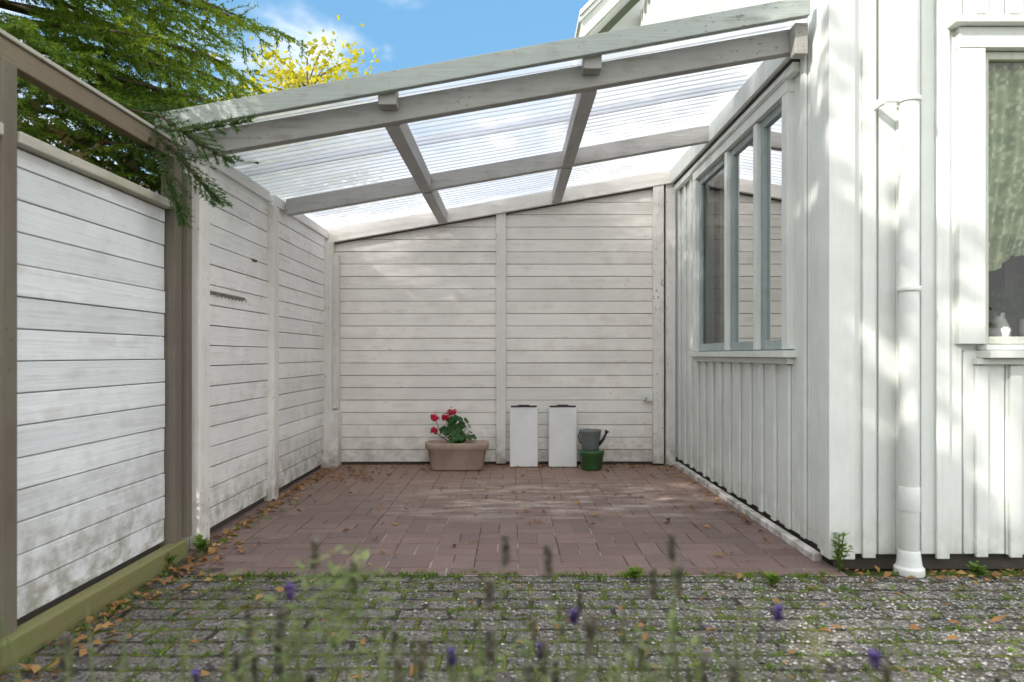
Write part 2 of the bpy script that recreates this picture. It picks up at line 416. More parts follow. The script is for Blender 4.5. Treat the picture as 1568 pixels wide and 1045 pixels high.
def rake(xa, za, xb, zb, w, y0, y1, off=0):
    b.prism_y([(xa, za + off), (xb, zb + off), (xb, zb + w + off), (xa, za + w + off)], y0, y1)
rake(gx0 - 0.28, 4.56, gp, 7.28, 0.20, 7.70, 7.74); rake(gx0 - .30, 4.74, gp, 7.48, 0.05, 7.66, 7.699)
b.box(gx0 - .28, gx0 - .25, 7.745, 14, 4.56, 4.72)
b.prism_y([(gp, 7.28), (gx1 + .28, 4.56), (gx1 + .28, 4.76), (gp, 7.48)], 7.70, 7.74)
b.prism_y([(gx0 - .24, 4.58), (gp, 7.28), (gp, 7.30), (gx0 - .24, 4.60)], 7.742, 8.0)
b.obj('bargeboards', M['trim'], 0.004, parent=ho)
b = MB(); b.prism_y([(gx0 - .3, 4.80), (gp, 7.54), (gp, 7.60), (gx0 - .3, 4.86)], 7.64, 14); b.prism_y([(gp, 7.54), (gx1 + .3, 4.80), (gx1 + .3, 4.86), (gp, 7.60)], 7.64, 14)
b.prism_y([(1.3, 5.0), (7.2, 5.0), (7.2, 5.08), (1.3, 5.08)], 3.0, 7.6)
b.obj('roof', M['rooftile'], parent=ho)
m, t = newmat('window_glass')
tp = t.n('ShaderNodeBsdfTransparent'); tp.inputs[0].default_value = (0.90, 0.94, 0.91, 1)
gl = t.n('ShaderNodeBsdfGlossy'); gl.inputs['Roughness'].default_value = 0.01
fr = t.n('ShaderNodeFresnel'); fr.inputs[0].default_value = 1.6
mx = t.n('ShaderNodeMixShader'); t.l(fr.outputs[0], mx.inputs[0]); t.l(tp.outputs[0], mx.inputs[1]); t.l(gl.outputs[0], mx.inputs[2])
o = t.n('ShaderNodeOutputMaterial'); t.l(mx.outputs[0], o.inputs[0]); M['glass'] = m
m, t = newmat('lace_curtain')
co = t.n('ShaderNodeTexCoord').outputs['Object']
vo = t.n('ShaderNodeTexVoronoi'); vo.inputs['Scale'].default_value = 28; t.l(co, vo.inputs['Vector'])
nn = t.noise(14, 3, co)
c = t.mix(t.rng(vo.outputs['Distance'], 0.25, 0.5), (0.84, 0.88, 0.70), (0.38, 0.46, 0.27))
c = t.mix(t.rng(nn, 0.4, 0.6, 0, 0.5), c, (0.85, 0.85, 0.62))
finish(t, c, 0.85, nn, 0.2); M['lace'] = m
b = MB()
cas = 0.075
b.box(1.468, 1.516, WY0 - cas, WY0, WZ0 - 0.0, WZ1 + 0.003); b.box(1.468, 1.516, WY1, WY1 + cas, WZ0, WZ1 + 0.003)
b.box(1.466, 1.516, WY0 - cas, WY1 + cas, WZ1 + 0.005, WZ1 + 0.075)
b.box(1.448, 1.516, WY0 - cas - .02, WY1 + cas + .02, 2.478, 2.50)
b.box(1.435, 1.53, WY0 - cas - .03, WY1 + cas + .03, 0.985, 1.022)
b.box(1.47, 1.516, WY0 - cas, WY1 + cas, 0.95, 0.983)
b.obj('side_window_casing', M['trim'], 0.003, parent=ho)
b = MB(); ms = (4.15, 4.72)
for yy in ms: b.box(1.476, 1.56, yy - 0.030, yy + 0.030, WZ0, WZ1)
ed = [WY0, ms[0] - .03, ms[0] + .03, ms[1] - .03, ms[1] + .03, WY1]
b2 = MB(); g = MB()
for k in range(3):
    a, c = ed[2 * k] + .003, ed[2 * k + 1] - .003; f = 0.045
    b2.box(1.500, 1.54, a, a + f, WZ0, WZ1); b2.box(1.500, 1.54, c - f, c, WZ0, WZ1)
    b2.box(1.501, 1.54, a + f, c - f, WZ0, WZ0 + f + .01); b2.box(1.501, 1.54, a + f, c - f, WZ1 - f, WZ1)
    g.add([(1.520, a + f, WZ0 + f), (1.520, c - f, WZ0 + f), (1.520, c - f, WZ1 - f), (1.520, a + f, WZ1 - f)], [(0, 1, 2, 3)])
b.obj('side_window_mullions', M['trim'], 0.003, parent=ho)
greyf = paint('window_sash_paint', (0.33, 0.385, 0.38), 'Z', flake=0.1, grime=0)
b2.obj('side_window_sashes', greyf, 0.003, parent=ho)
g.obj('side_window_glass', M['glass'], parent=ho)
b = MB(); yF = 3.165
b.box(FX0 - 0.125, FX0 - .003, yF, 3.218, FZ0, FZ1 + 0.003); b.box(FX1 + .003, FX1 + .125, yF, 3.218, FZ0, FZ1 + .003)
b.box(FX0 - 0.125, FX1 + .125, yF - .002, 3.218, FZ1 + .005, FZ1 + 0.10)
b.box(FX0 - 0.17, FX1 + .17, 3.12, 3.218, FZ1 + .103, FZ1 + 0.135)
b.box(FX0 - 0.02, FX1 + .02, 3.11, 3.23, 0.985, 1.02); b.box(FX0 - .01, FX1 + .01, 3.15, 3.218, 1.022, 1.047)
b.box(FX0 - 0.04, FX1 + .04, 3.165, 3.218, 0.955, 0.983)
b.obj('front_window_casing', M['trim'], 0.003, parent=ho)
b = MB(); f = 0.035
for (a, c) in ((FX0, 2.78), (2.82, FX1)):
    b.box(a, a + f, 3.20, 3.24, FZ0, FZ1); b.box(c - f, c, 3.20, 3.24, FZ0, FZ1)
    b.box(a + f, c - f, 3.201, 3.24, FZ0, FZ0 + f); b.box(a + f, c - f, 3.201, 3.24, FZ1 - f, FZ1)
b.box(2.782, 2.818, 3.19, 3.25, FZ0, FZ1)
b.obj('front_window_sashes', paint('front_sash_paint', (0.55, 0.58, 0.50), 'Z', flake=0.1, grime=0), 0.003, parent=ho)
g = MB(); g.add([(FX0 + .03, 3.222, FZ0 + .03), (FX1 - .03, 3.222, FZ0 + .03), (FX1 - .03, 3.222, FZ1 - .03), (FX0 + .03, 3.222, FZ1 - .03)], [(0, 1, 2, 3)])
g.obj('front_window_glass', M['glass'], parent=ho)
b = MB(); b.box(2.6, 2.65, 3.6, 7.9, 0.1, 2.7); b.box(1.63, 5, 5.95, 6.0, 0.1, 2.7); b.box(1.63, 6.9, 3.33, 7.9, 2.65, 2.7); b.box(1.63, 6.9, 3.33, 7.9, 0.1, 0.15); b.box(2.0, 6.9, 4.6, 4.65, .15, 2.65)
b.obj('interior', M['interior'], parent=ho)
b = MB(); vs = []; fs = []; nu, nv = 180, 20
for j in range(nv + 1):
    v = j / nv
    for i in range(nu + 1):
        u = i / nu
        x = 2.12 + u * 1.35
        zbot = 1.20 + 0.40 * (1 - math.exp(-3 * u)) + 0.012 * math.sin(u * 40)
        z = 2.5 + (zbot - 2.5) * v
        sx = 2.12 + (x - 2.12) * (1 - 0.42 * v * v)
        vs.append((sx, 3.28 + (0.024 - .008 * v) * math.sin(u * 130) + .010 * math.sin(u * 61 + 2), z))
for j in range(nv):
    for i in range(nu):
        a = j * (nu + 1) + i; fs.append((a, a + 1, a + nu + 2, a + nu + 1))
b.add(vs, fs); b.obj('front_curtain', M['lace'], smooth=True, parent=ho)
b = MB(); vs = []; fs = []; nu = 160
for j in range(2):
    for i in range(nu + 1):
        u = i / nu; vs.append((1.66 + 0.015 * math.sin(u * 120), WY0 - 0.1 + u * 2.3, 0.95 + j * 1.6))
for i in range(nu): fs.append((i, i + 1, i + nu + 2, i + nu + 1))
b.add(vs, fs); b.obj('side_curtain', simple('plain_curtain', (0.55, 0.62, 0.57), 0.9, 0.1), smooth=True, parent=ho)
b = MB(); prof = [(1.06, .03), (1.08, .045), (1.12, .05), (1.15, .035), (1.18, .022), (1.20, .03)]
b.tube([(2.33, 3.265, z) for z, r in prof], [r for z, r in prof], 14)
b.tube([(2.47, 3.27, 1.05), (2.47, 3.27, 1.12), (2.47, 3.27, 1.17)], [.03, .04, .035], 14)
b.obj('sill_jug', M['ceramic'], smooth=True, parent=ho)
V = []
for i in range(240):
    c0 = Vector((2.42 + R.gauss(0, .09), 3.255 + R.gauss(0, .006), 1.18 + abs(R.gauss(0, .06)))); a = Vector((R.uniform(-1, 1), R.uniform(-.3, .4), R.uniform(-.3, 1))).normalized() * .03
    s2 = a.cross(Vector((R.random(), R.random(), R.random()))).normalized() * .012
    V += [c0, c0 + a * .5 + s2, c0 + a, c0 + a * .5 - s2]
npmesh('sill_plant', [tuple(p) for p in V], 4, M['geran'], parent=ho)
b = MB(); px, py = 1.812, 3.115
b.tube([(px, py, 0.10), (px, py, 2.16)], 0.042, 20); b.tube([(px - .004, py, 2.17), (px - .004, py, 5.0)], 0.047, 20)
b.tube([(px, py, 0.0), (px, py, 0.03), (px, py, 0.04), (px, py, 0.075), (px, py, 0.11)], [.064, .064, .054, .049, .045], 20)
b.tube([(px, py, 0.29), (px, py, 0.40)], [.0445, .0445], 20)
for z in (2.16, 1.30):
    b.tube([(px, py, z - .010), (px, py, z + .010)], 0.051, 20); b.box(px - 0.02, px + 0.02, py + .03, 3.19, z - .01, z + .01)
b.box(px - 0.12, px - 0.04, py - 0.01, py + 0.005, 2.152, 2.168); b.box(px - 0.125, px - .11, py - .012, py + .07, 2.142, 2.178)
o_ = b.obj('downpipe', M['pipe'], 0.002, smooth=True, parent=ho)
es = o_.modifiers.new('split', 'EDGE_SPLIT'); es.split_angle = math.radians(40)

# ------------------------------------------------------------------ ground
def sheet_obj(name, x0, x1, y0, y1, z, mat):
    b = MB(); b.add([(x0, y0, z), (x1, y0, z), (x1, y1, z), (x0, y1, z)], [(0, 1, 2, 3)]); return b.obj(name, mat)
m, t = newmat('lawn'); co = t.n('ShaderNodeTexCoord').outputs['Object']
n1 = t.noise(0.8, 4, co); n2 = t.noise(40, 3, co)
c = t.mix(n1, (0.05, 0.09, 0.02), (0.10, 0.13, 0.04)); c = t.mix(t.rng(n2, .4, .7, 0, .5), c, (0.16, 0.15, 0.07))
finish(t, c, 0.9, n2, 1.0, 0.03, 0.1); sheet_obj('ground', -150, 150, -150, 150, -0.03, m)
m, t = newmat('aggregate_paving'); co = t.n('ShaderNodeTexCoord').outputs['Object']
wob = t.n('ShaderNodeVectorMath', operation='ADD'); t.l(co, wob.inputs[0])
nz = t.n('ShaderNodeTexNoise'); nz.inputs['Scale'].default_value = 4.0; nz.inputs['Detail'].default_value = 4; t.l(co, nz.inputs['Vector'])
sub = t.n('ShaderNodeVectorMath', operation='SCALE'); t.l(nz.outputs['Color'], sub.inputs[0]); sub.inputs['Scale'].default_value = 0.06
t.l(sub.outputs[0], wob.inputs[1])
br = t.n('ShaderNodeTexBrick'); t.l(wob.outputs[0], br.inputs['Vector'])
br.inputs['Scale'].default_value = 1.0; br.inputs['Brick Width'].default_value = 0.21; br.inputs['Row Height'].default_value = 0.105
br.inputs['Mortar Size'].default_value = 0.012; br.inputs['Mortar Smooth'].default_value = 0.6; br.inputs['Bias'].default_value = 0
br.inputs['Color1'].default_value = (0.115, 0.108, 0.10, 1); br.inputs['Color2'].default_value = (0.19, 0.178, 0.165, 1); br.inputs['Mortar'].default_value = (0.04, 0.036, 0.027, 1)
vo = t.n('ShaderNodeTexVoronoi'); vo.inputs['Scale'].default_value = 75; t.l(co, vo.inputs['Vector'])
vs_ = t.n('ShaderNodeSeparateColor'); t.l(vo.outputs['Color'], vs_.inputs[0])
sp = t.rng(vs_.outputs[0], 0.35, 0.9, 0, 1)
edge = t.rng(vo.outputs['Distance'], 0.25, 0.65, 1, 0)
big = t.noise(1.3, 4, co, 0.6)
sepc = t.n('ShaderNodeSeparateXYZ'); t.l(co, sepc.inputs[0])
right = t.rng(sepc.outputs[0], -1.2, 1.4, 0.35, 1.0)
notj = t.math('SUBTRACT', 1.0, t.math('MULTIPLY', br.outputs['Fac'], t.rng(sepc.outputs[0], 0.0, 2.0, 0.85, 0.45)))
spm = t.math('MULTIPLY', t.math('MULTIPLY', t.math('MULTIPLY', sp, edge), right), notj)
dk = t.rng(vs_.outputs[1], 0.5, 0.9, 0, .85)
c = t.mix(dk, br.outputs['Color'], (0.045, 0.042, 0.04))
c = t.mix(spm, c, (0.54, 0.52, 0.48))
moss_n = t.noise(7, 4, co, 0.6)
mossf = t.math('MULTIPLY', t.rng(moss_n, 0.44, 0.60), t.math('ADD', t.math('MULTIPLY', br.outputs['Fac'], 0.9), t.rng(big, 0.5, 0.7, 0.0, 0.45)), clamp=True)
c = t.mix(mossf, c, t.mix(t.noise(60, 2, co), (0.05, 0.07, 0.012), (0.22, 0.26, 0.035)))
c = t.mix(t.rng(t.noise(2.2, 4, co), 0.54, 0.72, 0, 0.5), c, (0.09, 0.07, 0.055))
hgt = t.math('SUBTRACT', t.math('ADD', t.math('MULTIPLY', edge, 0.5), t.math('MULTIPLY', moss_n, 0.7)), t.math('MULTIPLY', br.outputs['Fac'], 1.1))
finish(t, c, 0.85, hgt, 0.9, 0.013, 0.2)
sheet_obj('paving', -1.75, 9.0, -3.0, 3.09, -0.004, m)
m, t = newmat('patio_brick'); co = t.n('ShaderNodeTexCoord').outputs['Object']
isl = t.n('ShaderNodeNewGeometry').outputs['Random Per Island']
sepc = t.n('ShaderNodeSeparateXYZ'); t.l(co, sepc.inputs[0])
cr = t.n('ShaderNodeValToRGB'); t.l(isl, cr.inputs[0]); e = cr.color_ramp.elements
e[0].color = (0.138, 0.090, 0.082, 1); e[1].color = (0.205, 0.136, 0.118, 1); e.new(0.5).color = (0.170, 0.110, 0.098, 1)
n1 = t.noise(5, 4, co, 0.65); n2 = t.noise(60, 4, co, 0.7)
c = t.mix(t.rng(n1, .35, .7, 0, .5), cr.outputs[0], (0.12, 0.096, 0.09))
c = t.mix(t.rng(n2, .5, .8, 0, .4), c, (0.30, 0.25, 0.22))
c = t.mix(t.rng(sepc.outputs[1], 4.2, 6.0, 0.0, 0.6), c, (0.33, 0.22, 0.165))
def efflo(soft):
    fy = t.math('MULTIPLY', t.rng(sepc.outputs[1], 3.9, 4.6, 0, 1, True), t.rng(sepc.outputs[1], 5.0, 5.8, 1, 0, True))
    fx = t.math('MULTIPLY', t.rng(sepc.outputs[0], -1.2, -0.3, 0, 1, True), t.rng(sepc.outputs[0], 0.9, 1.5, 1, 0, True))
    nn = t.noise(5, 5, t.mapv(co, scale=(0.5, 1.5, 1)), 0.72)
    return t.math('MULTIPLY', t.math('MULTIPLY', fy, fx), t.rng(nn, 0.46, 0.66, 0, soft))
c = t.mix(efflo(0.8), c, (0.52, 0.45, 0.39))
finish(t, c, 0.65, n2, 0.5, 0.004, 0.4); M['brick'] = m
m, t = newmat('joint_sand'); co = t.n('ShaderNodeTexCoord').outputs['Object']
sepc = t.n('ShaderNodeSeparateXYZ'); t.l(co, sepc.inputs[0]); n1 = t.noise(6, 4, co)
c = t.mix(n1, (0.05, 0.038, 0.034), (0.11, 0.085, 0.075)); c = t.mix(efflo(1.0), c, (0.75, 0.7, 0.65))
fe2 = t.math('MULTIPLY', t.rng(t.noise(3, 3, co), .45, .58), t.rng(sepc.outputs[1], 3.1, 5.0, 0.9, 0.2))
c = t.mix(fe2, c, (0.50, 0.45, 0.40))
finish(t, c, 0.9, n1, 0.4, 0.003, 0.1)
pat = empty('brick_patio')
b = MB(); b.add([(-1.74, 3.085, 0.0), (1.52, 3.085, 0.0), (1.52, 6.22, 0.0), (-1.74, 6.22, 0.0)], [(0, 1, 2, 3)]); b.obj('joints', m, parent=pat)
b = MB(); u = 0.104
def brick(x0, x1, y0, y1):
    g = 0.0024; x0 = max(x0, -1.735); x1 = min(x1, 1.515); y1 = min(y1, 6.20)
    if x1 - x0 < .02 or y1 - y0 < .02: return
    if y0 < 3.3 and x0 < -1.55: return
    z = 0.0032 + R.uniform(-0.0014, 0.0014); j = [R.uniform(-.0018, .0018) for _ in range(4)]; tz = [z + R.uniform(-.001, .001) for _ in range(4)]
    a, c, d, e_ = x0 + g + j[0], x1 - g + j[1], y0 + g + j[2], y1 - g + j[3]
    b.add([(a, d, -.01), (c, d, -.01), (c, e_, -.01), (a, e_, -.01), (a, d, tz[0]), (c, d, tz[1]), (c, e_, tz[2]), (a, e_, tz[3])],
          [(4, 5, 6, 7), (0, 1, 5, 4), (1, 2, 6, 5), (2, 3, 7, 6), (3, 0, 4, 7)])
x = -1.76
while x < 1.5: brick(x, x + 2 * u, 3.09, 3.09 + u); x += 2 * u
for r in range(16):
    for q in range(-9, 9):
        bx = q * 2 * u + 0.03; by = 3.09 + u + r * 2 * u
        if (q + r) % 2:
            brick(bx, bx + 2 * u, by, by + u); brick(bx, bx + 2 * u, by + u, by + 2 * u)
        else:
            brick(bx, bx + u, by, by + 2 * u); brick(bx + u, bx + 2 * u, by, by + 2 * u)
b.obj('bricks', M['brick'], 0.0015, parent=pat)

# ------------------------------------------------------------------ small objects
def loft(b, prof, cx, cy, sup=4):
    seg = 32; vs = []; fs = []
    for (z, hx, hy) in prof:
        for k in range(seg):
            a = 2 * math.pi * k / seg; ca, sa = math.cos(a), math.sin(a)
            r = (abs(ca) ** sup + abs(sa) ** sup) ** (-1.0 / sup)
            vs.append((cx + hx * r * ca, cy + hy * r * sa, z))
    for i in range(len(prof) - 1):
        for k in range(seg): fs.append((i * seg + k, i * seg + (k + 1) % seg, (i + 1) * seg + (k + 1) % seg, (i + 1) * seg + k))
    fs.append(tuple(range(seg))[::-1]); fs.append(tuple(range((len(prof) - 1) * seg, len(prof) * seg)))
    b.add(vs, fs)
tx, ty = -0.475, 5.93
pl = empty('planter_trough')
b = MB(); loft(b, [(0.008, .215, .085), (0.02, .225, .09), (0.18, .252, .108), (0.185, .262, .116), (0.20, .272, .125), (0.236, .275, .128), (0.245, .270, .124), (0.243, .252, .108), (0.20, .245, .10)], tx, ty, sup=5)
b.obj('trough', M['terracotta'], smooth=True, parent=pl)
b = MB(); loft(b, [(0.19, .24, .10), (0.215, .243, .1)], tx, ty, sup=5); b.obj('soil', M['soil'], parent=pl)
ge = empty('geranium')
V = []; b = MB()
heads = [(-0.20, 0.02, 0.45, .036), (-0.20, 0.0, 0.34, .03), (-0.05, 0.03, 0.50, .036), (-0.10, -0.03, 0.46, .028)]
base = Vector((tx - 0.0, ty, 0.20))
for (hx, hy, hz, r) in heads:
    p = Vector((tx + hx, ty + hy, hz)); mid = (base + p) / 2 + Vector((hx * .3, 0, 0.03))
    b.tube([base, mid, p], 0.004, 5)
    for i in range(40):
        d = Vector((R.gauss(0, 1), R.gauss(0, 1), R.gauss(0, .8))).normalized(); q = p + d * r * R.uniform(.6, 1.15)
        s1 = d.cross(Vector((R.random(), R.random(), R.random() + .1))).normalized() * .011; s2 = d.cross(s1).normalized() * .011
        V += [q - s1 - s2, q + s1 - s2 * .6 + d * .004, q + s1 + s2, q - s1 * .6 + s2 + d * .004]
npmesh('flower_heads', [tuple(p) for p in V], 4, M['petal'], parent=ge)
lv = MB()
for i in range(60):
    a = R.uniform(0, 6.28); rr = R.uniform(.02, .15); p = Vector((tx + 0.0 + math.cos(a) * rr, ty + math.sin(a) * rr * .8, 0.25 + R.uniform(0, .24) * (1 - rr * 3)))
    b.tube([base, (base + p) / 2 + Vector((0, 0, .03)), p], 0.003, 5)
    nrm = Vector((math.cos(a) * .7, math.sin(a) * .7 - .4, R.uniform(.3, 1))).normalized(); s1 = nrm.cross(Vector((0, 0, 1))).normalized(); s2 = nrm.cross(s1)
    R0 = R.uniform(.020, .038); vs = [p - nrm * .006]
    for k in range(12):
        an = 6.283 * k / 12; q = R0 * (1 + 0.10 * math.cos(an * 5)); vs.append(p + s1 * math.cos(an) * q + s2 * math.sin(an) * q + nrm * .004 * math.sin(an * 3))
    lv.add(vs, [(0, k + 1, (k + 1) % 12 + 1) for k in range(12)])
b.obj('stems', M['weed'], parent=ge); lv.obj('leaves', M['geran'], parent=ge)
for (xa, name, lean) in ((-0.02, 'white_panel', 0.02), (0.325, 'white_panel.001', 0.028)):
    p = empty(name); b = MB()
    w = 0.125; y0, y1 = 6.03, 6.085
    def lb(x0, x1, ya, yb, z0, z1):
        f = lambda z: lean * z
        b.add([(x0, ya + f(z0), z0), (x1, ya + f(z0), z0), (x1, yb + f(z0), z0), (x0, yb + f(z0), z0), (x0, ya + f(z1), z1), (x1, ya + f(z1), z1), (x1, yb + f(z1), z1), (x0, yb + f(z1), z1)],
              [(0, 3, 2, 1), (4, 5, 6, 7), (0, 1, 5, 4), (1, 2, 6, 5), (2, 3, 7, 6), (3, 0, 4, 7)])
    xc = xa + w
    lb(xc - w, xc + w, y0, y1, 0.008, 0.535); b.obj('panel', M['panelw'], 0.008, parent=p)
    b = MB(); lb(xc - w + .01, xc + w - .01, y0 - .004, y1 - .01, 0.537, 0.548); lb(xc - .05, xc + .05, y0 + .005, y1 - .015, .549, .556); b.obj('top_strip', M['black'], 0.002, parent=p)
gp_ = empty('flower_pot'); gx, gy = 0.69, 5.93
b = MB(); prof = [(0.006, .082), (0.02, .088), (0.13, .103), (0.135, .110), (0.165, .113), (0.172, .110), (0.168, .098), (0.12, .09)]
b.tube([(gx, gy, z) for z, r in prof], [r for z, r in prof], 28); b.obj('pot', M['greenpot'], smooth=True, parent=gp_)
wc = empty('watering_can')
b = MB(); prof = [(0.172, .070), (0.18, .075), (0.25, .082), (0.33, .092), (0.337, .096), (0.348, .096), (0.345, .088), (0.26, .078)]
b.tube([(gx - .01, gy, z) for z, r in prof], [r for z, r in prof], 28); b.obj('body', M['zinc'], smooth=True, parent=wc)
b = MB(); b.tube([(gx + .06, gy - .02, .22), (gx + .10, gy - .03, .27), (gx + .125, gy - .035, .33)], [.016, .012, .01], 10)
b.tube([(gx + .122, gy - .035, .325), (gx + .132, gy - .037, .345)], [.012, .022], 12)
b.tube([(gx - .08, gy, .34), (gx - .10, gy, .345), (gx - .112, gy, .30), (gx - .10, gy, .24), (gx - .07, gy, .22)], .006, 8)
b.obj('spout_and_handle', M['black'], smooth=True, parent=wc)
so = empty('wall_socket')
b = MB(); b.box(1.19, 1.262, 6.115, 6.177, 0.585, 0.655); b.tube([(1.20, 6.12, .62), (1.175, 6.11, .622)], [.028, .03], 14)
b.tube([(1.31, 6.125, 0.03), (1.31, 6.125, .6)], 0.006, 6)
b.obj('box', M['pipe'], 0.006, parent=so)

# ------------------------------------------------------------------ trees
def rand_unit(n):
    v = NP.normal(size=(n, 3)); return v / np.linalg.norm(v, axis=1, keepdims=True)
def needles(P0, P1, per, nl, nw):
    n = len(P0); D = P1 - P0; L = np.linalg.norm(D, axis=1, keepdims=True); D = D / L
    T = NP.uniform(0.02, 1.0, size=(n, per, 1))
    base = P0[:, None] + (D * L)[:, None] * T
    ru = rand_unit(n * per).reshape(n, per, 3)
    side = ru - D[:, None] * (ru * D[:, None]).sum(-1, keepdims=True); side /= np.linalg.norm(side, axis=-1, keepdims=True)
    side[..., 2] = side[..., 2] * 0.75
    dirn = side * 0.85 + D[:, None] * 0.65; dirn /= np.linalg.norm(dirn, axis=-1, keepdims=True)
    ln = nl * NP.uniform(.7, 1.15, size=(n, per, 1))
    w = np.cross(dirn, rand_unit(n * per).reshape(n, per, 3)); w /= np.linalg.norm(w, axis=-1, keepdims=True)
    tri = np.stack([base - w * nw, base + w * nw, base + dirn * ln], axis=2)
    return tri.reshape(-1, 3)
def spruce(name, cx, cy, height, z0, rad, nwh, keep=None, per=40, mat=None, seed=1, tw=38):
    rr = random.Random(seed); tr = empty(name); b = MB()
    b.tube([(cx, cy, -.03), (cx, cy, height * .5), (cx + .05, cy, height)], [.16, .10, .015], 12)
    A = []; B = []
    for w in range(nwh):
        h = z0 + (height - z0) * (w / nwh) ** 1.05
        L0 = rad * (1 - (h - z0) / (height - z0)) ** 0.6 + 0.15
        nb = 11
        for k in range(nb):
            az = 2 * math.pi * (k + rr.random() * .7) / nb + w * .7; L = L0 * rr.uniform(.72, 1.12)
            d = Vector((math.cos(az), math.sin(az), 0)); sd = Vector((-d.y, d.x, 0))
            if d.x < -0.35 or d.y > 0.85: continue
            def P(s): return Vector((cx, cy, h)) + d * L * s + Vector((0, 0, -0.42 * L * s * s * .7 + 0.08 * L * s ** 4 + 0.02))
            if keep is None or keep(P(1.0)) or keep(P(.6)):
                pts = [P(s) for s in (0, .35, .7, 1.0)]
                if keep and not keep(pts[3]): pts = pts[:3]
                b.tube(pts, [.022, .015, .009, .004][:len(pts)], 5)
            n = int(tw * max(.5, L / rad))
            for i in range(n):
                s = 0.18 + .82 * (i + rr.random()) / n; sgn = 1 if i % 2 else -1
                p = P(s); tl = (0.30 * L * (1.08 - s) + .16) * rr.uniform(.7, 1.1)
                dd = (d * .75 + sd * sgn * 1.0 + Vector((0, 0, rr.uniform(-1.2, .1)))).normalized()
                m_ = max(1, int(tl / .13))
                for q in range(m_):
                    a0 = p + dd * tl * q / m_; a1 = p + dd * tl * (q + 1) / m_ + Vector((0, 0, -.01 * q))
                    A.append(a0); B.append(a1)
                    for sg in (-1, 1):
                        if rr.random() < .85:
                            sdv = (dd + dd.cross(Vector((0, 0, 1))).normalized() * sg * .9 + Vector((0, 0, rr.uniform(-.8, .1)))).normalized()
                            A.append(a0); B.append(a0 + sdv * rr.uniform(.08, .16))
            A.append(P(.9)); B.append(P(1.06))
    if keep:
        AB = [(a, c) for a, c in zip(A, B) if keep(a) and keep(c)]; A = [x[0] for x in AB]; B = [x[1] for x in AB]
    A = np.array([tuple(v) for v in A]); B = np.array([tuple(v) for v in B])
    b.obj('trunk_and_limbs', M['bark'], smooth=True, parent=tr)
    D = B - A; w = np.cross(D, [0, 0, 1.0]); w /= (np.linalg.norm(w, axis=1, keepdims=True) + 1e-9); w *= 0.0022
    npmesh('twigs', np.stack([A - w, A + w, B], axis=1).reshape(-1, 3), 3, M['bark'], parent=tr)
    npmesh('needles', needles(A, B, per, .026, .0036), 3, mat or M['needles'], parent=tr)
    print(name, 'twigs', len(A)); return tr
def keepf(p):
    if p.x > -1.78 and p.z < zc(p.x) + 0.16 + (0.05 if p.y < 3.4 else 0): return False
    if p.x > -1.15: return False
    if p.z < 1.2 or p.z > 5.0 or p.x < -4.4: return False
    if p.x > -1.60 and p.y > 3.3 and p.z < 2.75: return False
    return True
spruce('spruce_tree', -3.0, 3.8, 7.8, 1.5, 2.1, 32, keep=keepf, seed=3)
A = []; B = []; b = MB()
def spray(pts, side, n):
    pts = [Vector(p) for p in pts]; b.tube(pts, [.008, .006, .004, .002][:len(pts)], 5)
    for i in range(n):
        s = (i + R.random()) / n * (len(pts) - 1); k = min(int(s), len(pts) - 2); f = s - k
        p = pts[k].lerp(pts[k + 1], f); d = (pts[k + 1] - pts[k]).normalized()
        sg = 1 if i % 2 else -1
        dd = (d * .9 + Vector((R.uniform(-.1, .1), side[1] * sg, side[2] * sg * 1.0 - .2))).normalized()
        tl = .15 * (1.1 - s / (len(pts) - 1)) + .05; A.append(p); B.append(p + dd * tl)
        A.append(p); B.append(p + d * .05)
spray([(-2.2, 3.3, 2.25), (-1.8, 3.22, 2.10), (-1.5, 3.12, 2.02), (-1.20, 3.05, 2.04)], (0, .5, .7), 26)
spray([(-1.75, 3.25, 2.08), (-1.55, 3.18, 1.93), (-1.43, 3.12, 1.80), (-1.33, 3.08, 1.70)], (.5, .6, .5), 22)
spray([(-1.80, 3.22, 2.05), (-1.62, 3.15, 1.90), (-1.55, 3.12, 1.75), (-1.50, 3.10, 1.62)], (.5, .6, .5), 20)
spray([(-1.95, 3.3, 2.2), (-1.65, 3.2, 2.12), (-1.45, 3.15, 1.98), (-1.28, 3.1, 1.88)], (0, .5, .6), 20)
A = np.array([tuple(v) for v in A]); B = np.array([tuple(v) for v in B])
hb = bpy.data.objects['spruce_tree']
b.obj('drooping_limbs', M['bark'], parent=hb); npmesh('drooping_needles', needles(A, B, 70, .022, .0022), 3, M['needles_d'], parent=hb)

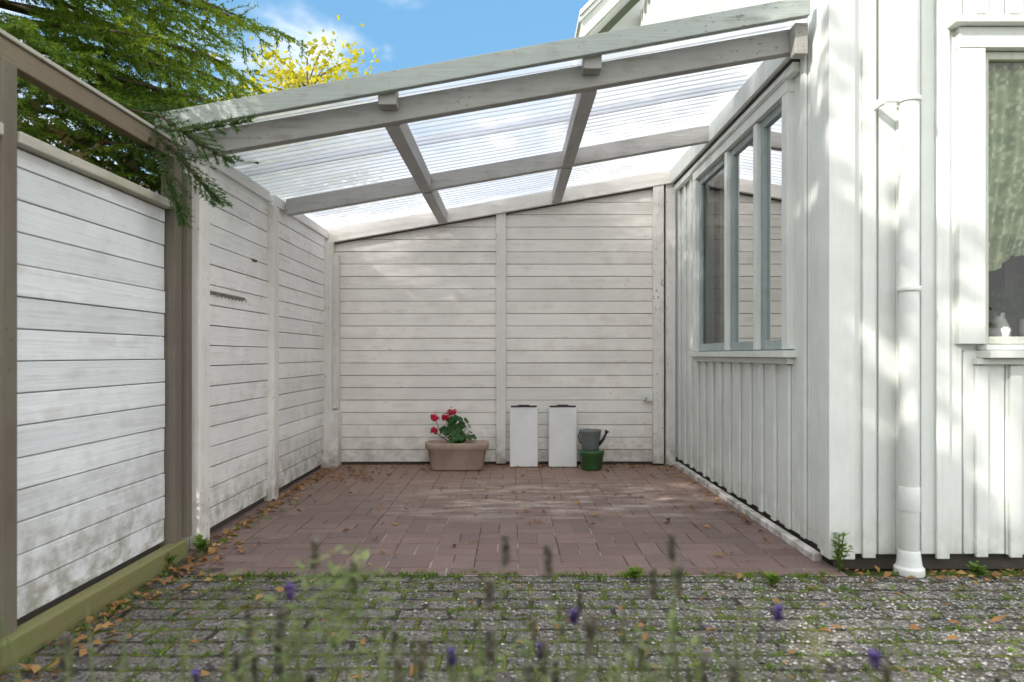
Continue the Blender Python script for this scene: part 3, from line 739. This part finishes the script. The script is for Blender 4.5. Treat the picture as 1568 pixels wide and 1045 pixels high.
def leafy(name, cx, cy, height, crown, n_clump, per, lsize, mat, seed=5, trunk=.09, clr=.28, inner=.35):
    rr = random.Random(seed); tr = empty(name); b = MB(); cz, rx, ry, rz = crown
    b.tube([(cx, cy, -.03), (cx + .05, cy, cz * .55), (cx, cy, cz), (cx, cy, cz + rz * .8)], [trunk, trunk * .8, trunk * .45, .01], 10)
    C = []
    for i in range(n_clump):
        while True:
            d = Vector((rr.uniform(-1, 1), rr.uniform(-1, 1), rr.uniform(-1, 1)))
            if inner < d.length < 1: break
        p = Vector((cx + d.x * rx, cy + d.y * ry, cz + d.z * rz)); C.append(p)
        s = Vector((cx, cy, max(cz - rz * .9, min(cz + rz * .5, p.z - .35 * (p - Vector((cx, cy, p.z))).length))))
        b.tube([s, s.lerp(p, .5) + Vector((0, 0, .08)), p], [.018, .010, .003], 5)
    C = np.array([tuple(c) for c in C]); N = n_clump * per
    cen = np.repeat(C, per, axis=0) + NP.normal(size=(N, 3)) * clr * np.array([1, 1, .8]) * NP.uniform(.3, 1.0, size=(N, 1))
    d = rand_unit(N); d[:, 2] = d[:, 2] * .6 - .2; w = np.cross(d, rand_unit(N)); w /= np.linalg.norm(w, axis=1, keepdims=True)
    L = lsize * NP.uniform(.6, 1.2, size=(N, 1)); d = d * L; w = w * L * .38
    npmesh('leaves', np.stack([cen, cen + d * .45 + w, cen + d, cen + d * .45 - w], axis=1).reshape(-1, 3), 4, mat, parent=tr)
    b.obj('trunk_and_limbs', M['bark'], smooth=True, parent=tr)
    return tr
leafy('birch_tree', -3.0, 10.0, 6, (4.15, 1.15, 1.2, 1.5), 100, 60, .09, M['yellowleaf'], seed=5, clr=.22)
leafy('apple_tree', -4.75, -2.2, 7, (5.9, 1.7, 1.9, 1.6), 46, 60, .13, M['greenleaf'], seed=9, trunk=.14, clr=.22)
leafy('added_shade_tree', -4.75, -0.50, 8, (5.5, 1.05, 1.05, 2.2), 72, 100, .20, M['greenleaf'], seed=12, trunk=.14, clr=.26, inner=.0)  # unseen dense tree, added and shaped to keep sun off the patio interior
N = 20000
P = np.stack([NP.uniform(-2.7, -1.95, N), NP.uniform(-1.0, 8.5, N), 2.15 * NP.uniform(0, 1, N) ** .8 + .15 * np.sin(NP.uniform(0, 6, N))], axis=1)
P[:, 2] = np.clip(P[:, 2], 0.05, 2.2 + .1 * np.sin(P[:, 1] * 5))
d = rand_unit(N) * .065; w = np.cross(d, rand_unit(N)) * .4
npmesh('hedge', np.stack([P, P + d * .5 + w, P + d, P + d * .5 - w], axis=1).reshape(-1, 3), 4, M['hedge'])
N = 10000
P = np.stack([NP.uniform(-6, 9, N), NP.uniform(-7.2, -6.4, N), 2.0 * NP.uniform(0, 1, N) + .1 * np.sin(NP.uniform(0, 6, N))], axis=1)
d = rand_unit(N) * .18; w = np.cross(d, rand_unit(N)) * .4
npmesh('hedge.001', np.stack([P, P + d * .5 + w, P + d, P + d * .5 - w], axis=1).reshape(-1, 3), 4, M['greenleaf'])

# ------------------------------------------------------------------ ground clutter
def inrect(n, x0, x1, y0, y1): return np.stack([NP.uniform(x0, x1, n), NP.uniform(y0, y1, n)], axis=1)
pts = [(R.uniform(-1.5, 3), R.uniform(1.8, 3.1)) for _ in range(170)]
pts += [(-1.62 + abs(R.gauss(0, .06)), R.uniform(3.6, 6.1)) for _ in range(200)]
pts += [(R.uniform(-1.6, 1.4), 6.12 - abs(R.gauss(0, .10))) for _ in range(200)]
pts += [(-1.58 + abs(R.gauss(0, .12)), R.uniform(1.9, 3.6)) for _ in range(200)]
pts += [(R.uniform(-1.5, 1.4), R.uniform(3.1, 6.1)) for _ in range(150)]
pts += [(R.uniform(1.5, 3.2), 3.10 + R.uniform(-.12, .06)) for _ in range(110)]
pts += [(1.42 - abs(R.gauss(0, .04)), R.uniform(3.4, 6.1)) for _ in range(50)]
pts += [(-1.35 + R.gauss(0, .15), 5.6 + R.gauss(0, .2)) for _ in range(100)]
V = []
for (x, y) in pts:
    s = R.uniform(.010, .028); a = R.uniform(0, 6.28); z = 0.010 + R.uniform(0, .006)
    d = Vector((math.cos(a), math.sin(a), R.uniform(-.2, .5))) * s; w = Vector((-math.sin(a), math.cos(a), R.uniform(-.3, .5))) * s * .6
    p = Vector((x, y, z)); up = Vector((0, 0, s * .35))
    V += [p - d, p + w * .9 + up, p + d, p - w * .9 + up * R.random()]
npmesh('fallen_leaves', [tuple(p) for p in V], 4, M['dead'])
N = 9000; P = inrect(N, -1.5, 3.2, 1.5, 3.08); keep = NP.uniform(0, 1, N) < np.clip((P[:, 0] + .8) / 3.0, .06, 1); P = P[keep]; N = len(P)
O = np.array([(1, 0, 0), (-1, 0, 0), (0, 1, 0), (0, -1, 0), (0, 0, .7), (0, 0, -.7)], dtype=float)
F = [(0, 2, 4), (2, 1, 4), (1, 3, 4), (3, 0, 4), (2, 0, 5), (1, 2, 5), (3, 1, 5), (0, 3, 5)]
sz = NP.uniform(.003, .0085, (N, 1, 1)); V = O[None] * sz * NP.uniform(.7, 1.3, (N, 6, 3))
an = NP.uniform(0, 6.28, N); ca, sa = np.cos(an), np.sin(an); Vr = V.copy(); Vr[..., 0] = V[..., 0] * ca[:, None] - V[..., 1] * sa[:, None]; Vr[..., 1] = V[..., 0] * sa[:, None] + V[..., 1] * ca[:, None]
Vr[..., :2] += P[:, None]; Vr[..., 2] += .001
me = bpy.data.meshes.new('gravel'); idx = (np.arange(N)[:, None, None] * 6 + np.array(F)[None]).reshape(-1, 3)
me.from_pydata(Vr.reshape(-1, 3).tolist(), [], idx.tolist())
m, t = newmat('gravel_stone'); isl = t.n('ShaderNodeNewGeometry').outputs['Random Per Island']
cr = t.n('ShaderNodeValToRGB'); t.l(isl, cr.inputs[0]); cr.color_ramp.elements[0].color = (.09, .085, .08, 1); cr.color_ramp.elements[1].color = (.50, .48, .45, 1)
finish(t, cr.outputs[0], .8); me.materials.append(m); ob = bpy.data.objects.new('gravel', me); COL.objects.link(ob)
def blades(pos, n_each, hmin, hmax, wid, spread, lean=.5):
    V = []
    for (x, y, k) in pos:
        for _ in range(n_each):
            a = R.uniform(0, 6.28); h = R.uniform(hmin, hmax) * k; bx = x + R.gauss(0, spread); by = y + R.gauss(0, spread * .6)
            w = Vector((math.cos(a + 1.57), math.sin(a + 1.57), 0)) * wid * R.uniform(.7, 1.3)
            l = Vector((math.cos(a), math.sin(a), 0)) * h * lean * R.uniform(.4, 1.4); p = Vector((bx, by, -.003))
            m1 = p + l * .35 + Vector((0, 0, h * .6)); e = p + l + Vector((0, 0, h))
            V += [p - w * .6, m1 - w, e, m1 + w]
    return V
pos = [(R.uniform(-1.4, 1.45), 3.07 + R.gauss(0, .02), R.uniform(.4, 1.2)) for _ in range(200)]
pos += [(R.uniform(-1.5, 3.0), R.uniform(1.9, 3.07), R.uniform(.3, .8)) for _ in range(240)]
pos += [(R.uniform(-1.3, 2.4), R.randint(17, 28) * .105 - .025 + R.gauss(0, .012), R.uniform(.3, .8)) for _ in range(600)]
pos += [(-1.59 + abs(R.gauss(0, .05)), R.uniform(2.2, 4.6), R.uniform(.4, 1.2)) for _ in range(90)]
pos += [(R.uniform(1.6, 3.2), 3.10, R.uniform(.4, 1.3)) for _ in range(40)]
V = blades(pos, 8, .010, .030, .0035, .012)
npmesh('grass', [tuple(p) for p in V], 4, M['weed'])
def weed(name, x, y, h, n, seed):
    rr = random.Random(seed); e = empty(name); b = MB(); V = []
    for i in range(n):
        a = rr.uniform(0, 6.28); l = rr.uniform(.1, .4) * h; hh = h * rr.uniform(.5, 1)
        p0 = Vector((x, y, 0)); p2 = p0 + Vector((math.cos(a) * l, math.sin(a) * l, hh)); p1 = p0.lerp(p2, .5) + Vector((0, 0, .1 * h))
        b.tube([p0, p1, p2], [.003, .002, .001], 5)
        for k in range(9):
            s = .25 + .75 * k / 8; p = p0.lerp(p1, s * 2) if s < .5 else p1.lerp(p2, s * 2 - 1)
            an = rr.uniform(0, 6.28); d = Vector((math.cos(an), math.sin(an), rr.uniform(-.1, .6))) * rr.uniform(.02, .045); w = d.cross(Vector((0, 0, 1))).normalized() * d.length * .3
            V += [p, p + d * .5 + w, p + d, p + d * .5 - w]
    b.obj('stems', M['weed'], parent=e); npmesh('leaves', [tuple(p) for p in V], 4, M['weed'], parent=e)
weed('weed_plant', 1.50, 3.13, .20, 9, 1); weed('weed_plant.001', -1.57, 3.45, .09, 8, 2); weed('weed_plant.002', -1.62, 3.2, .07, 8, 3)
weed('weed_plant.003', 1.13, 2.95, .05, 6, 4); weed('weed_plant.004', 2.1, 3.08, .06, 7, 5); weed('weed_plant.005', .55, 3.04, .05, 6, 6)
la = empty('lavender'); Vl = []; Vf = []; Vp = []; b = MB()
def stem(x, y, h, fl):
    lx, ly = R.gauss(0, .04), R.gauss(0, .04)
    P = lambda s: Vector((x + lx * (s * s - 1) * 1.5, y + ly * (s * s - 1), h * s))
    b.tube([P(0), P(.35), P(.7), P(1)], [.0020, .0016, .0013, .0010], 5)
    for k in range(int(h * 30)):
        s = R.uniform(.05, .82); p = P(s); an = R.uniform(0, 6.28)
        d = Vector((math.cos(an) * .6, math.sin(an) * .6, R.uniform(.3, 1))).normalized() * R.uniform(.02, .045); w = d.cross(Vector((0, 0, 1))).normalized() * .0024
        Vl.extend([p, p + d * .5 + w, p + d, p + d * .5 - w])
    if fl:
        kk = 56 if fl == 1 else 44
        for k in range(kk):
            s = R.uniform(-.0, .04 if fl == 1 else .018); p = P(1) + Vector((0, 0, -s)); an = R.uniform(0, 6.28)
            d = Vector((math.cos(an), math.sin(an), .8)).normalized() * .009; w = d.cross(Vector((0, 0, 1))).normalized() * .0036
            (Vp if fl == 2 else Vf).extend([p, p + d * .5 + w, p + d, p + d * .5 - w])
for (x, y, h, k) in ((-.26, .90, .755, 1), (-.22, .95, .71, 1), (-.008, .85, .775, 1), (.045, .85, .76, 1), (.205, .88, .77, 1), (.22, .90, .72, 1), (.19, .92, .71, 1), (.35, .9, .665, 2), (-.285, .88, .70, 2), (.08, .88, .67, 2), (-.075, .85, .63, 2), (-.03, .9, .70, 1)):
    stem(x, y, h, k)
for i in range(320):
    y = R.uniform(.72, 1.2); x = R.gauss(-.08, .34) * y
    top = 1 - (R.uniform(890, 1060) - 543) * y / 1045
    stem(x, y, top * R.uniform(.88, 1), 2 if R.random() < .015 else (1 if R.random() < .15 else 0))
for (cx_, cy_, cz_, n_, r_) in ((-.25, .93, .65, 110, .035), (-.22, .93, .69, 60, .025), (-.30, .92, .58, 80, .04), (.02, .9, .58, 40, .04), (.2, .9, .60, 40, .04)):
    for k in range(n_):
        p = Vector((cx_ + R.gauss(0, r_), cy_ + R.gauss(0, .02), cz_ + R.gauss(0, r_))); an = R.uniform(0, 6.28)
        d = Vector((math.cos(an), math.sin(an), R.uniform(-.2, .6))).normalized() * .026; w = d.cross(Vector((0, 0, 1))).normalized() * .005
        Vl.extend([p, p + d * .5 + w, p + d, p + d * .5 - w])
b.obj('stems', M['lav'], parent=la); npmesh('leaves', [tuple(p) for p in Vl], 4, M['lav'], parent=la)
npmesh('seed_heads', [tuple(p) for p in Vf], 4, M['lavfl'], parent=la); npmesh('flowers', [tuple(p) for p in Vp], 4, M['purple'], parent=la)

# ------------------------------------------------------------------ light
sun_dir = Vector((-0.80, -0.60, 0)).normalized(); el = math.radians(33)
sv = Vector((sun_dir.x * math.cos(el), sun_dir.y * math.cos(el), math.sin(el)))
sl = bpy.data.lights.new('sun', 'SUN'); sl.energy = 5.0; sl.angle = math.radians(0.5); sl.color = (1.0, .94, .85)
so_ = bpy.data.objects.new('sun', sl); COL.objects.link(so_); so_.rotation_euler = (-sv).to_track_quat('-Z', 'Y').to_euler()
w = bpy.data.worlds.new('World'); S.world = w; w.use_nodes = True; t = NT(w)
sky = t.n('ShaderNodeTexSky', sky_type='NISHITA'); sky.sun_disc = False; sky.sun_elevation = el; sky.sun_rotation = math.atan2(sun_dir.x, sun_dir.y)
sky.air_density = 1.0; sky.dust_density = .6; sky.ozone_density = 1.5
co = t.n('ShaderNodeTexCoord').outputs['Generated']
sp = t.n('ShaderNodeSeparateXYZ'); t.l(co, sp.inputs[0])
n1 = t.noise(2.6, 5, t.mapv(co, scale=(1, 1, 2.2), loc=(3.1, .7, .2)), .6, .3)
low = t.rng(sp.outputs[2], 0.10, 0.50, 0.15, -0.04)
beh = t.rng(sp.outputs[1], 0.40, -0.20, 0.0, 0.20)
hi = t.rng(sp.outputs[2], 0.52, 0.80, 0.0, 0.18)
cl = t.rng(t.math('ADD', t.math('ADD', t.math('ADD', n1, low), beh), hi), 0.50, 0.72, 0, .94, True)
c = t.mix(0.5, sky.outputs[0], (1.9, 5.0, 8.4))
brt = t.math('MAXIMUM', t.rng(sp.outputs[1], 0.45, -0.2, 0.0, 1.0), t.rng(sp.outputs[2], 0.52, 0.85, 0.0, 1.0))  # more, brighter cloud behind camera and overhead, added to fill the shaded patio
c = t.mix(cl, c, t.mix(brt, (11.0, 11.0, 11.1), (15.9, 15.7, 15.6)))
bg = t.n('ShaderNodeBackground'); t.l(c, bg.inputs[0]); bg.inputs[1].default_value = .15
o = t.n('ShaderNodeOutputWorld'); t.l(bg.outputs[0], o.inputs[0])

# ------------------------------------------------------------------ camera
cd = bpy.data.cameras.new('camera'); cd.lens = 24; cd.sensor_width = 36; cd.shift_y = 0.0134; cd.clip_end = 500; cd.clip_start = .05
cd.dof.use_dof = True; cd.dof.focus_distance = 4.8; cd.dof.aperture_fstop = 2.8
cam = bpy.data.objects.new('camera', cd); COL.objects.link(cam); cam.location = (0, 0, 1.0); cam.rotation_euler = (math.radians(90), 0, 0)
S.camera = cam
S.view_settings.view_transform = 'Standard'; S.view_settings.look = 'None'; S.view_settings.exposure = 0
